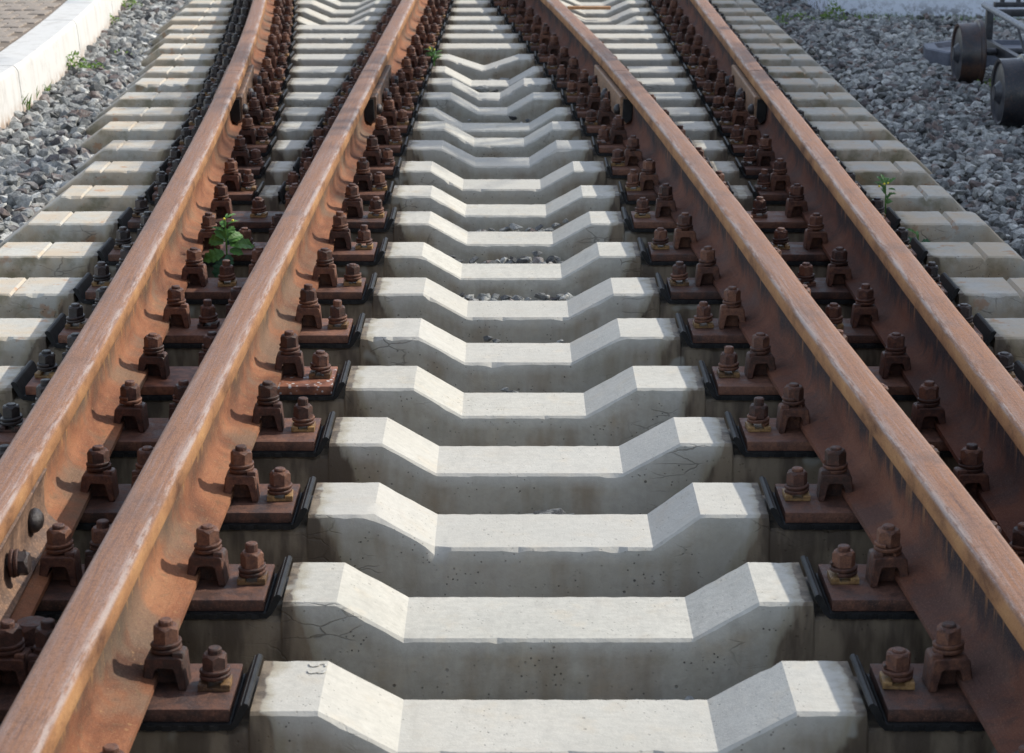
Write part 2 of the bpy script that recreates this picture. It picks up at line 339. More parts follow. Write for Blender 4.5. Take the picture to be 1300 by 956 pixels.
while Y < 14.6:
    X = kx(Y+.15)-.245-(.05 if row % 2 else 0); c = 0
    while X > -Y*.236-.3:
        o = link('brick', bme, M['brick'], pv); o.location = (X+2.4, Y+.1-11, .018+random.uniform(-.003, .003)); o.rotation_euler = (random.uniform(-.01, .01), random.uniform(-.01, .01), random.uniform(-.02, .02))
        X -= .103; c += 1
    Y += .205; row += 1

# white retaining wall at the upper right
wall = thing('retaining_wall', (2.01, 13.63, -.1))
tag(wall, 'low whitewashed wall with weeds at its foot behind the ballast, upper right', 'wall')
def slab(p, q, th, z0, z1, name, m, parent, o0, bev=.008):
    d = Vector((q[0]-p[0], q[1]-p[1], 0)); L = d.length; bm = bmesh.new(); box(bm, 0, L, 0, th, z0, z1, bev)
    o = link(name, bm2me(bm, name, 40), m, parent); o.location = Vector((p[0], p[1], 0))-Vector(o0); o.rotation_euler = (0, 0, math.atan2(d.y, d.x)); return o
slab((2.013, 13.63), (9, 12.2), .3, -.25, .75, 'wall_panel', M['wall'], wall, (2.01, 13.63, -.1))
slab((1.55, 16.6), (2.0, 13.625), .3, -.25, .72, 'wall_panel', M['wall'], wall, (2.01, 13.63, -.1))
# unseen building on the right, inferred from the shade; roof height sets its edge
bld = thing('station_building', (7.1, 0, -.1))
tag(bld, 'plain rendered station building standing beyond the right edge of the photo', 'building')
HB = (7.1-1.02)*.79
bm = bmesh.new(); box(bm, .0, 8, -8, 34, -.1, HB+.1, .02); link('wall', bm2me(bm, 'wall'), M['plaster'], bld)
tree = thing('added_shade_tree', (5.7, 11.6, -.1)); tag(tree, 'slender leafy tree, unseen, added beyond the right edge to dapple the track with shade', 'tree')  # tree added out of view to break up the sunlight on the track
rt = random.Random(3); bm = bmesh.new(); tube(bm, (0, 0, -.1), (.02, .03, 2.4), .075, .06, 10); tube(bm, (.02, .03, 2.4), (-.03, -.02, 4.4), .06, .03, 10); tube(bm, (-.03, -.02, 4.4), (0, 0, 5.5), .03, .008, 8); link('trunk', bm2me(bm, 'trunk', 50), M['bark'], tree)
bm = bmesh.new(); bl = bmesh.new(); RC = (.85, 2.0, 1.0); CZ = 4.85
for i in range(46):
    while True:
        q = Vector((rt.uniform(-1, 1), rt.uniform(-1, 1), rt.uniform(-1, 1)))
        if .25 < q.length < 1: break
    c = Vector((q.x*RC[0], q.y*RC[1], CZ+q.z*RC[2])); b0 = Vector((0, 0, min(5.3, max(2.4, c.z-1.2)))); tube(bm, b0, c, .016, .004, 5)
    rad = rt.uniform(.16, .34)
    for k in range(44):
        d = Vector((rt.gauss(0, 1), rt.gauss(0, 1), rt.gauss(0, 1))).normalized()*rad*rt.random()**.5; p_ = c+d; u = Vector((rt.gauss(0, 1), rt.gauss(0, 1), rt.gauss(0, .5))).normalized(); v_ = u.cross(Vector((rt.gauss(0, .5), rt.gauss(0, .5), 1))).normalized(); L = rt.uniform(.035, .07)
        vs = [bl.verts.new(p_-u*L), bl.verts.new(p_+v_*L*.5), bl.verts.new(p_+u*L), bl.verts.new(p_-v_*L*.5)]; bl.faces.new(vs)
link('limbs', bm2me(bm, 'limbs'), M['bark'], tree); link('crown', bm2me(bl, 'crown'), M['leaf'], tree)
bm = bmesh.new(); bm2 = bmesh.new()
for i in range(9):
    yy = -6+i*4.5
    bm2 = bmesh.new(); box(bm2, -.035, -.003, yy, yy+1.3, 1.1, 3.0, .01); f = link('window_frame', bm2me(bm2, 'window_frame'), M['wall'], bld)
    bm2 = bmesh.new(); box(bm2, -.05, -.037, yy+.1, yy+1.2, 1.2, 2.9); link('pane', bm2me(bm2, 'pane'), M['steel'], f)

# ------------------------------------------------------------------ sleepers
bottom_ord = lambda n: ORD[n]      # n = 0 is the lowest one in the photo
def sleeper(n):
    Y1 = back_y(n); Y0 = Y1-SW; el = ENDL.get(n, -1.56 if n < 6 else -2.05)*.983; nl = NOTL.get(n, -1.385+.003*n if n < 6 else -1.92)*.983
    nr, er = 1.42*.983, 1.525*.983
    if n in (9, 10): er = 1.505*.983
    bp = [(el-.19, -.23), (el-.17, -.125), (el, 0)]
    bp += [(nl-.008, 0), (nl-.001, -.007), (nl+.006, 0)]
    ev = []
    for a, b in seats(n): ev.append((a, b, 'seat'))
    for q in dips(n): ev.append((q[0], q[3], q))
    ev.sort(key=lambda e: e[0])
    for a, b, q in ev:
        if q == 'seat': bp += [(a, 0), (a+.004, -.027), (b-.004, -.027), (b, 0)]
        else: bp += [(q[0], 0), (q[1], -q[4]), (q[2], -q[4]), (q[3], 0)]
    bp += [(nr-.009, 0), (nr, -.013), (nr+.009, 0), (er-.01, -.0005), (er+.006, -.005), (er+.105, -.1), (er+.125, -.23)]
    bp = [p for i, p in enumerate(bp) if i == 0 or p[0] > bp[i-1][0]]
    st = []
    for (xa, za), (xb, zb) in zip(bp, bp[1:]):
        k = max(1, int((xb-xa)/.016))
        for i in range(k): st.append((xa+(xb-xa)*i/k, za+(zb-za)*i/k))
    st.append(bp[-1])
    sx = seats(n)
    verts, stain, crack, moss, side, outer = [], [], [], [], [], []
    rough_ = random.Random(n).uniform(.6, 2.0)
    bat = .03
    for x, z in st:
        zb = -.235
        def nz(a, b, f=9): return noise.noise((x*f+a*3.1, n*7.7+b, a))
        chip = .0022*nz(1, 0, 70)+rough_*.0042*max(0, nz(2, 0, 25)-.2)*3+rough_*.0015*abs(nz(9, 0, 110))
        chipb = .0016*nz(3, 0, 60)+.0018*max(0, nz(4, 0, 22)-.3)*3
        wv = .0012*nz(5, 1, 4)
        col = [(Y0-bat+.0, zb), (Y0-bat*.75, z+(zb-z)*.75), (Y0-bat*.45, z+(zb-z)*.45), (Y0-bat*.2, z+(zb-z)*.2), (Y0-.0015+wv+chip*.6, z-.005-chip), (Y0+.004+wv+chip*1.4, z-chip*.3),
               (Y0+.05, z+.0008*nz(6, 2, 20)), (Y0+.10, z+.0008*nz(7, 2, 20)), (Y0+.15, z+.0008*nz(8, 2, 20)), (Y1-.004-chipb*1.4, z-chipb*.3), (Y1+.001-chipb*.6, z-.005-chipb), (Y1+bat*.3, z+(zb-z)*.3), (Y1+bat, zb)]
        d = min(max(a-x, x-b, -.2) for a, b in sx)        # signed distance outside the nearest seat
        inside = d < 0
        for k, (yy, zz) in enumerate(col):
            verts.append((x, yy, zz))
            down = min(1, max(0, (-zz-.01)/.12))
            if k <= 4 or k >= 10: s_ = 1.0-(d+.02-.05*down)/.09 if d > -.02 else 1.0
            else: s_ = (.62-d/.05*.5) if d > 0 else 1.0
            stain.append(max(0., min(1., s_))); 
            crack.append(max(0., 1-abs(d-.06)/.16) if k <= 4 and z > -.03 else (.6 if (x < nl+.3 or x > nr-.3) and k <= 4 else .0))
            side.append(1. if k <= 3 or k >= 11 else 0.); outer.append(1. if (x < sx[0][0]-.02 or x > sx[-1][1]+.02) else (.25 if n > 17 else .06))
            moss.append(.75 if (x < seats(n)[0][0] or x > seats(n)[-1][1]) and k <= 4 else (.0 if k > 4 else .18))
    m_ = 13; faces = []
    for i in range(len(st)-1):
        for k in range(m_-1):
            a = i*m_+k; faces.append((a, a+m_, a+m_+1, a+1))
    faces.append(tuple(range(m_))); faces.append(tuple((len(st)-1)*m_+k for k in range(m_))[::-1])
    me = bpy.data.meshes.new('sleeper'); me.from_pydata(verts, [], faces)
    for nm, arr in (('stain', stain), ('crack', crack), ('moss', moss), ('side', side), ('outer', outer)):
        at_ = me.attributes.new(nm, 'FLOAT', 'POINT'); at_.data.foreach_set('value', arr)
    bmx = bmesh.new(); bmx.from_mesh(me); bmesh.ops.recalc_face_normals(bmx, faces=bmx.faces); bmx.to_mesh(me); bmx.free()
    me.shade_smooth(); me.set_sharp_from_angle(angle=R(24))
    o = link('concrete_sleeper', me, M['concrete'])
    if n <= 0: how = 'faint mark on its left shoulder' if n == 0 else 'below the frame'
    elif n <= 3: how = 'broad dip'
    elif n <= 10: how = 'medium dip'
    elif n <= 16: how = 'narrow dip'
    elif n == 17: how = 'sharp V-shaped dip'
    elif n <= 20: how = 'straight top without a dip'
    else: how = 'two dips between the outer rails'
    tag(o, f'{bottom_ord(n+1)} concrete sleeper up from the bottom, {how}' , 'sleeper', 'concrete sleepers under the rails')
    return o
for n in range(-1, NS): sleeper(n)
# faint stamped characters on the left shoulder of the lowest sleeper
mk = thing('stamped_mark', tuple(at(403, 851, .0018)))
tag(mk, 'faint grey stamped figures on the left shoulder of the nearest sleeper top', 'stamp')
for i, ch in enumerate('53'):
    cu = bpy.data.curves.new('character', 'FONT'); cu.body = ch; cu.size = .042; cu.extrude = .0002
    o = bpy.data.objects.new('character', cu); COL.objects.link(o)
    dg = bpy.context.evaluated_depsgraph_get(); me = bpy.data.meshes.new_from_object(o.evaluated_get(dg)); bpy.data.objects.remove(o)
    o = link('character', me, None, mk); me.materials.clear(); me.materials.append(M.setdefault('stamp', m_simple('stamp_grey', (.42, .40, .35), (.60, .585, .53), 90, .9, .1)))
    o.rotation_euler = (0, 0, -math.pi/2); o.location = (-.015, .034-.028*i, .0004)

# ------------------------------------------------------------------ rails
HP = [(0, .180, 0, 0), (.010, .180, 0, 0), (.021, .1790, 0, .3), (.028, .1775, 0, 1), (.0335, .1745, .3, 1), (.0365, .168, 1, .2), (.0372, .158, 1, 0), (.0378, .147, 1, 0), (.036, .142, 1.4, 0),
      (.018, .137, 2, 0), (.0115, .130, 2, 0), (.0092, .115, 2, 0), (.009, .09, 2, 0), (.009, .065, 2, 0), (.0105, .048, 2, 0), (.016, .034, 2, 0), (.026, .0265, 2.5, 0), (.045, .0185, 3, 0), (.070, .0125, 3, 0), (.075, .0105, 3, 0), (.075, 0, 3, 0)]
PROF = [(x, z, p, g) for x, z, p, g in HP] + [(-x, z, p, g) for x, z, p, g in HP[::-1][:-1]]
RZ = .011
def rail(key, y0, y1, label):
    f = CENT[key]; me = bpy.data.meshes.new('rail'); N = max(8, int((y1-y0)/.07)); L = len(PROF)
    verts, pr, ga, hz, faces, lx = [], [], [], [], [], []
    gs = 1 if key in 'AB' else -1
    for i in range(N+1):
        Y = y0+(y1-y0)*i/N; c = f(Y)
        for j, (x, z, p, g) in enumerate(PROF):
            wob = .0006*noise.noise((Y*6, j*.7, ord(key)))
            verts.append((c+x+wob, Y, RZ+z+wob)); pr.append(p); ga.append(g if x*gs > 0 else g*.25); hz.append(z); lx.append(x+ord(key)*.37)
    for i in range(N):
        for j in range(L): a = i*L+j; b = i*L+(j+1) % L; faces.append((a, b, b+L, a+L))
    faces.append(tuple(range(L))[::-1]); faces.append(tuple(N*L+k for k in range(L)))
    me.from_pydata(verts, [], faces)
    for nm, arr in (('prof', pr), ('gauge', ga), ('hz', hz), ('lx', lx)):
        a = me.attributes.new(nm, 'FLOAT', 'POINT'); a.data.foreach_set('value', arr)
    b = bmesh.new(); b.from_mesh(me); bmesh.ops.recalc_face_normals(b, faces=b.faces); b.to_mesh(me); b.free()
    me.shade_smooth(); me.set_sharp_from_angle(angle=R(50))
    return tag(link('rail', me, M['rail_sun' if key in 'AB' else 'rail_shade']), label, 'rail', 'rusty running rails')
JY = 9.09
for k in 'ABCD':
    segs = [(-.8, JY-.003), (JY+.003, 17.5)]
    if k == 'A': segs = [(-.8, 3.40), (3.406, JY-.003), (JY+.003, 17.5)]
    for i, (a, b) in enumerate(segs):
        where = 'beyond its upper joint' if i == len(segs)-1 else ('from its upper joint to the bottom' if k != 'A' else ('nearest length at the left edge' if i == 0 else 'middle length between two joints'))
        rail(k, a, b, f'rusty {POSN[k]}, {where}')

# ------------------------------------------------------------------ fastenings (meshes shared by all copies)
def nut_mesh(Rr, h):
    bm = bmesh.new(); bot, mid, top = [], [], []
    for i in range(12):
        t = math.pi*i/6; corner = i % 2 == 0; r = Rr if corner else Rr*math.cos(math.pi/6)
        bot.append(bm.verts.new((r*math.cos(t), r*math.sin(t), 0))); mid.append(bm.verts.new((r*math.cos(t), r*math.sin(t), h*(.80 if corner else .95))))
        top.append(bm.verts.new((Rr*.80*math.cos(t), Rr*.80*math.sin(t), h)))
    for i in range(12):
        j = (i+1) % 12; bm.faces.new((bot[i], bot[j], mid[j], mid[i])); bm.faces.new((mid[i], mid[j], top[j], top[i]))
    bm.faces.new(top); bm.faces.new(bot[::-1])
    return bm2me(bm, 'hex_nut', 22)
def washer_mesh(Rr, w_, th, turns=1.9):
    bm = bmesh.new(); N = int(turns*16); rings = []
    for i in range(N+1):
        t = i/16*2*math.pi; z = i/16*th*1.12
        pts = [(Rr-w_, z), (Rr-w_*.15, z), (Rr, z+th*.25), (Rr, z+th*.7), (Rr-w_*.15, z+th*.92), (Rr-w_, z+th*.92)]
        rings.append([bm.verts.new((r*math.cos(t), r*math.sin(t), q)) for r, q in pts])
    for a, b in zip(rings, rings[1:]):
        for i in range(6): bm.faces.new((a[i], a[(i+1) % 6], b[(i+1) % 6], b[i]))
    bm.faces.new(rings[0]); bm.faces.new(rings[-1][::-1])
    return bm2me(bm, 'spring_washer', 40)
def bolt_mesh(r, z0, z1):
    bm = bmesh.new(); lathe(bm, [(r, z0), (r, z1-.002), (r-.002, z1)], 12); return bm2me(bm, 'bolt_shank', 30)
NUT1 = nut_mesh(.0215, .028); NUT2 = nut_mesh(.0205, .027)
WSH = washer_mesh(.0245, .010, .0075)
SH1 = bolt_mesh(.0112, -.055, 0); SH2 = bolt_mesh(.0112, -.05, 0)
def clamp_mesh():
    # an inverted U seen end-on: one leg on the rail foot, one on the plate; +x points away from the rail
    P = [(-.035, .014), (-.030, .051), (-.025, .055), (.025, .055), (.029, .051), (.033, .0), (.020, .0), (.0175, .034), (.013, .0395), (-.013, .0395), (-.0175, .034), (-.0195, .0195), (-.0195, .014)]
    bm = bmesh.new(); g = prism(bm, P, -.026, .026)
    bmesh.ops.bevel(bm, geom=list(bm.edges), offset=.0022, segments=1, affect='EDGES')
    box(bm, -.017, .017, .006, .0245, .0, .040, .002)     # bolt head block inside the arch
    box(bm, .012, .029, -.024, -.012, .050, .062, .003)     # raised ear
    me = bm2me(bm, 'rail_clamp', 40)
    return me
CL = clamp_mesh()
CLm = CL.copy()
for v in CLm.vertices: v.co.x *= -1
CLm.flip_normals()
bm = bmesh.new()
box(bm, -.025, .025, -.023, .023, 0, .005, .0012); box(bm, -.025, -.010, -.0232, .0232, .0045, .011, .0015); box(bm, .010, .025, -.0228, .0228, .0045, .011, .0015)
CLIPa = bm2me(bm, 'clip_washer', 40)
def slab_mesh(x0, x1, y0, y1, z0, z1, bev, name):
    bm = bmesh.new(); box(bm, x0, x1, y0, y1, z0, z1, bev); return bm2me(bm, name, 40)
def pad_mesh(x0, x1, k_=1.0):
    P = [(x0-.002, -.0265), (x1+.002, -.0265), (x1+.012, -.018), (x1+.029, .013), (x1+.027, .0165), (x1+.022, .018), (x1+.017, .0145), (x1+.004, -.013), (x1, -.0165),
         (x0, -.0165), (x0-.004, -.013), (x0-.017, .0145), (x0-.022, .018), (x0-.027, .0165), (x0-.029, .013), (x0-.012, -.018)]
    if k_ != 1: P = [((x1+(x-x1)*k_) if x > x1 else ((x0+(x-x0)*k_) if x < x0 else x), z) for x, z in P]
    bm = bmesh.new(); prism(bm, P, -.098, .098)
    for q, sgn in ((x1, 1), (x0, -1)):                     # ridge moulded along the lip
        a = [(q+sgn*.006*k_, -.006), (q+sgn*.0085*k_, -.0075), (q+sgn*.0195*k_, .0135), (q+sgn*.0165*k_, .0155)]
        prism(bm, a, -.0985, .0985)
    k = x0+.01
    while k < x1-.01:                                      # studs showing along the front edge
        box(bm, k, k+.014, -.1012, -.0975, -.0262, -.018); k += .024
    return bm2me(bm, 'rubber_pad', 30)
PL1 = slab_mesh(-.168, .168, -.090, .090, -.0163, .005, .003, 'plate'); PAD1 = pad_mesh(-.170, .170, .7)
def mkobj(name, me, parent, loc, mat, rz=0, tilt=0):
    o = bpy.data.objects.new(name, me); COL.objects.link(o); o.parent = parent; o.location = loc; o.rotation_euler = (random.uniform(-tilt, tilt), random.uniform(-tilt, tilt), rz)
    if not me.materials: me.materials.append(None)
    o.material_slots[0].link = 'OBJECT'; o.material_slots[0].material = mat
    return o
def add_clamp(root, x, sgn, mat):                           # x: rail centre in the thing's own frame
    c = mkobj('rail_clamp', CL if sgn > 0 else CLm, root, (x+sgn*.091+random.uniform(-.0015, .0015), random.uniform(-.006, .006), .005), mat, random.uniform(-.06, .06))
    mkobj('spring_washer', WSH, c, (0, 0, .0545), mat, random.uniform(0, 6.28), .02)
    mkobj('hex_nut', NUT1, c, (0, 0, .0715), mat, random.uniform(0, 1.05), .02)
    mkobj('bolt_shank', SH1, c, (0, 0, .0715+.028+random.choice((.005, .007, .009, .012))), mat, 0, .02)
def add_bolt(root, x, mat, cm):
    b = mkobj('anchor_bolt', SH2, root, (x+random.uniform(-.002, .002), random.uniform(-.006, .006), .005+.017+.009+.027+random.choice((.006, .009, .012, .018))), mat, 0, .02)
    z = b.location.z
    mkobj('clip_washer', CLIPa, b, (0, 0, .0055-z), cm, random.uniform(-.08, .08))
    mkobj('spring_washer', WSH, b, (0, 0, .0165-z), mat, random.uniform(0, 6.28), .03)
    mkobj('hex_nut', NUT2, b, (0, 0, .0335-z), mat, random.uniform(0, 1.05), .03)
s = NT('plate_spattered')
sx9 = s.n('ShaderNodeSeparateXYZ'); s.put(sx9.inputs[0], s.P)
cc = s.mix(s.math('MULTIPLY', s.step(s.vor(70), .32, .2), s.math('MULTIPLY', s.step(s.noise(14, 4), .45, .55), s.step(sx9.outputs[0], .02, .09))), s.mix(s.step(s.noise(30, 5), .35, .65), (.10, .04, .026), (.25, .10, .055)), (.5, .5, .49))
M['plate_spat'] = s.out(cc, .6, .3, s.noise(60, 4), .001, .8)
cw = [M['clip'], M['clip'], M['nut'], M['clip']]
for n in range(-1, NS):
    Yc = back_y(n)-SW/2-.012; sl_ = f'{bottom_ord(n+1)} sleeper up from the bottom'
    cen = {k: CENT[k](Yc) for k in 'ABCD'}
    if n <= 8:
        for pr_, nm in (('AB', 'left'), ('CD', 'right')):
            a, b = cen[pr_[0]], cen[pr_[1]]; root = thing('tie_plate', (b, Yc, 0))
            tag(root, f'long rusty tie plate, {nm} pair of rails, {ORD[n+1]} sleeper from the bottom', 'tie plate', 'tie plates shared by two rails')
            x0, x1 = a-b-.197, .197
            p = mkobj('plate', slab_mesh(x0, x1, -.090, .090, -.0163, .005, .003, 'plate'), root, (0, 0, 0), M['plate_spat'] if (n == 4 and pr_ == 'AB') else M['plate'])
            if n == 4 and pr_ == 'AB': p['label'] = 'plate spattered with white droppings'
            mkobj('rubber_pad', pad_mesh(x0-.002, x1+.002), root, (0, 0, 0), M['rubber'])
            for x, lft in ((a-b, True), (0, False)):
                dk = M['dark_nut'] if (lft and pr_ == 'AB') else M['nut']
                add_clamp(root, x, -1, dk); add_clamp(root, x, 1, M['nut'])
            add_bolt(root, a-b-.165, M['dark_nut'] if pr_ == 'AB' else M['nut'], random.choice(cw)); add_bolt(root, .165, M['nut'] if pr_ == 'AB' else M['dark_nut'], random.choice(cw))
            if n >= 5: add_bolt(root, (a-b)/2, M['nut'], random.choice(cw))
    else:
        for k in 'ABCD':
            root = thing('tie_plate', (cen[k], Yc, 0))
            tag(root, f'rusty tie plate under the {POSN[k]}, {ORD[n+1]} sleeper up', 'tie plate', 'tie plates under a single rail')
            mkobj('plate', PL1, root, (0, 0, 0), M['plate']); mkobj('rubber_pad', PAD1, root, (0, 0, 0), M['rubber'])
            for sg in (-1, 1):
                dk = M['dark_nut'] if (k == 'A' and sg < 0) or (k == 'D' and sg > 0) else M['nut']
                add_clamp(root, 0, sg, dk); add_bolt(root, sg*.1465, dk, random.choice(cw))

# ------------------------------------------------------------------ rail joints
def joint(key, yc, y0, y1, bolts, big, label):
    f = CENT[key]; root = thing('rail_joint', (f(yc), yc, RZ)); tag(root, label, 'rail joint', 'bolted rail joints')
    for sg in (1, -1):
        P = [(.0125, .131), (.030, .1375), (.037, .1345), (.032, .120), (.029, .10), (.029, .065), (.034, .048), (.052, .030), (.050, .0235), (.030, .0285), (.0165, .0385), (.0115, .055), (.0105, .11)]
        if big: P = [(.0125, .127), (.030, .1345), (.052, .1385), (.057, .134), (.055, .052), (.053, .036), (.034, .030), (.018, .0405), (.0115, .055), (.0105, .11)]
        bm = bmesh.new(); N = 10; rows = []
        for i in range(N+1):
            Y = y0+(y1-y0)*i/N; rows.append([bm.verts.new((f(Y)-f(yc)+sg*x, Y-yc, z)) for x, z in P])
        for a, b in zip(rows, rows[1:]):
            for i in range(len(P)): bm.faces.new((a[i], a[(i+1) % len(P)], b[(i+1) % len(P)], b[i]))
        bm.faces.new(rows[0]); bm.faces.new(rows[-1])
        link('fishplate', bm2me(bm, 'fishplate', 35), M['rail_joint'], root)
        if big:
            bm = bmesh.new(); P2 = [(.0105, .118), (.028, .128), (.046, .130), (.049, .05), (.034, .036), (.014, .05)]
            rows = []
            for Y in (y0-.02, y1+.02): rows.append([bm.verts.new((f(Y)-f(yc)+sg*x, Y-yc, z)) for x, z in P2])
            for i in range(6): bm.faces.new((rows[0][i], rows[0][(i+1) % 6], rows[1][(i+1) % 6], rows[1][i]))
            bm.faces.new(rows[0]); bm.faces.new(rows[1]); link('insulating_liner', bm2me(bm, 'insulating_liner', 35), M['rubber'], root)
    for i, Y in enumerate(bolts):
        X = f(Y)-f(yc); face = .056 if big else .030
        sg = 1 if i % 2 else -1
        if key in 'CD': sg = -sg
        bm = bmesh.new(); lathe(bm, [(.011, -face-.034 if sg < 0 else -.005), (.011, face+.034 if sg > 0 else .005)], 12, 'x')
        b = link('track_bolt', bm2me(bm, 'track_bolt', 30), M['dark_nut'], root); b.location = (X, Y-yc, .0825)
        o = mkobj('hex_nut', NUT1, b, (sg*(face+.009), 0, 0), M['dark_nut']); o.rotation_euler = (0, sg*math.pi/2, 0)
        o = mkobj('spring_washer', WSH, b, (sg*(face+.0), 0, 0), M['nut']); o.rotation_euler = (0, sg*math.pi/2, 0)
        bm = bmesh.new(); lathe(bm, [(.020, 0), (.0225, .005), (.020, .013), (.012, .020), (.003, .0225)], 16)
        o = link('bolt_head', bm2me(bm, 'bolt_head', 50), M['dark_nut'], b); o.location = (-sg*face, 0, 0); o.rotation_euler = (0, -sg*math.pi/2, 0); o.scale = (1, 1.25, 1)
M['rail_joint'] = m_rust('fishplate_rust', (.20, .115, .07), (.33, .20, .12), (.07, .045, .035), 14, .35)
for k in 'ABCD':
    joint(k, JY, 8.62, 9.60, (8.66, 9.0, 9.11, 9.49), True, f'bolted fishplates with black liners joining the {POSN[k]}')
joint('A', 3.40, 2.95, 3.86, (3.72, 3.50, 3.30, 3.05), False, 'fishplate with round bolt heads on the leftmost rail at the lower left corner')
# threaded stud and stop block at the lower left corner
p = at(37, 838, .02); st_ = thing('stud_bracket', tuple(p)); tag(st_, 'rusty block with a threaded stud and tall nut at the lower left corner', 'bracket')
bm = bmesh.new(); box(bm, -.035, .055, -.03, .03, -.013, .018, .004); link('block', bm2me(bm, 'block', 40), M['nut'], st_)
bm = bmesh.new(); lathe(bm, [(.0215+(.002 if i % 2 else 0), -.075+i*.0025) for i in range(22)], 18, 'x'); o = link('threaded_stud', bm2me(bm, 'threaded_stud', 30), M['nut'], st_); o.location = (0, -.005, .008)
mkobj('hex_nut', nut_mesh(.029, .04), st_, (0.008, 0, .026), M['nut'], .3); mkobj('washer', washer_mesh(.031, .012, .009, 1.0), st_, (.008, 0, .018), M['nut'])

# ------------------------------------------------------------------ crushed stone
def rock_mesh(seed, npt=13):
    rg = random.Random(seed); bm = bmesh.new()
    for i in range(npt):
        v = Vector([rg.gauss(0, 1) for _ in range(3)]).normalized(); bm.verts.new(Vector((v.x*1.15, v.y*.95, v.z*.72))*rg.uniform(.82, 1.08))
    r = bmesh.ops.convex_hull(bm, input=bm.verts); bmesh.ops.delete(bm, geom=[g for g in r['geom_interior'] if isinstance(g, bmesh.types.BMVert)], context='VERTS')
    bmesh.ops.triangulate(bm, faces=bm.faces); bmesh.ops.recalc_face_normals(bm, faces=bm.faces)
    bm.verts.index_update()
    V = np.array([v.co[:] for v in bm.verts]); Fc = np.array([[v.index for v in f.verts] for f in bm.faces]); bm.free(); return V, Fc
ROCKS = [rock_mesh(100+i) for i in range(22)]
def stones(name, pts, sizes, label, m=M['stone']):
    Vs, Fs, Ts, base = [], [], [], 0
    for (x, y, z), s_ in zip(pts, sizes):
        V, Fc = ROCKS[np.random.randint(len(ROCKS))]
        e = Matrix.Rotation(np.random.uniform(0, 6.28), 3, 'Z') @ Matrix.Rotation(np.random.normal(0, .45), 3, 'X') @ Matrix.Rotation(np.random.normal(0, .45), 3, 'Y')
        A = np.array(e)*s_*np.random.uniform(.85, 1.15, 3)
        Vs.append(V @ A.T+(x, y, z)); Fs.append(Fc+base); Ts.append(np.full(len(V), np.random.rand())); base += len(V)
    V = np.concatenate(Vs).astype(np.float32); Fc = np.concatenate(Fs).astype(np.int32); T = np.concatenate(Ts).astype(np.float32)
    me = bpy.data.meshes.new(name); me.vertices.add(len(V)); me.vertices.foreach_set('co', V.ravel()); me.loops.add(Fc.size); me.loops.foreach_set('vertex_index', Fc.ravel())
    me.polygons.add(len(Fc)); me.polygons.foreach_set('loop_start', np.arange(0, Fc.size, 3, dtype=np.int32)); me.update(calc_edges=True)
    a = me.attributes.new('tint', 'FLOAT', 'POINT'); a.data.foreach_set('value', T)
    me.shade_flat()
    return tag(link(name, me, m), label, 'gravel', None, 'stuff')
pts, sz = [], []
def scatter(x0, x1, y0, y1, dens, fn, smin, smax, up=.35):
    for _ in range(int((x1-x0)*(y1-y0)*dens)):
        x, y = random.uniform(x0, x1), random.uniform(y0, y1)
        if not fn(x, y): continue
        s_ = smin+(smax-smin)*random.random()**1.8
        pts.append((x, y, bed_z(x, y)+random.uniform(-.1, up)*s_+.004)); sz.append(s_)
scatter(-3.0, -1.3, 4.5, 16.5, 1600, lambda x, y: kx(y)+.02 < x < left_end(y)-.07 and x > -.245*y-.35, .013, .042, .8)
stones('gravel', pts, sz, 'grey crushed stone ballast between the white kerb and the sleeper ends')
pts, sz = [], []
scatter(1.55, 4.3, 5.0, 16.6, 1700, lambda x, y: x < .245*y+.4 and (y < 13.62-.205*(x-2.0) if x > 2.0 else (y < 16.6 and x < 2.0-(y-13.62)*.151)), .011, .032, .8)
stones('gravel', pts, sz, 'blue-grey crushed stone ballast right of the sleepers in building shade')
pts, sz = [], []
for n in range(-1, NS):                                     # the gaps between sleepers
    ya, yb = back_y(n)+.02, back_y(n+1)-SW-.02
    if n == NS-1: ya, yb = back_y(n)+.02, back_y(n)+.3
    for _ in range(520):
        x = random.uniform(left_end(ya)-.08, 1.58); y = random.uniform(ya, yb); s_ = random.uniform(.014, .03)
        e = .045*smooth(1.36, 1.55, x)+.045*smooth(left_end(ya)+.2, left_end(ya), x)
        pts.append((x, y, -.195+random.uniform(0, .014)+e)); sz.append(s_)
for n, xa, xb, zt in ((6, -.15, .17, -.092), (7, -.17, .16, -.086), (8, -.13, .14, -.09), (4, -.0, .06, -.14), (13, -.18, .07, -.09), (15, -.12, .0, -.085)):
    for _ in range(120):
        pts.append((random.uniform(xa, xb), back_y(n+1)-SW-random.uniform(.04, .13), random.uniform(-.19, zt-.018))); sz.append(random.uniform(.013, .024))
# stones banked up against the sleeper ends
for n in range(5, NS):
    Y1 = back_y(n)
    for sd in (0, 1):
        for _ in range(34):
            x = (1.58+random.uniform(-.03, .12)) if sd else left_end(Y1)-random.uniform(.08, .26)
            pts.append((x, Y1-SW/2+random.uniform(-.2, .25), -.085+random.uniform(-.03, .0))); sz.append(random.uniform(.016, .03))
stones('gravel', pts, sz, 'sparse dark ballast stones lying in the gaps between the concrete sleepers')
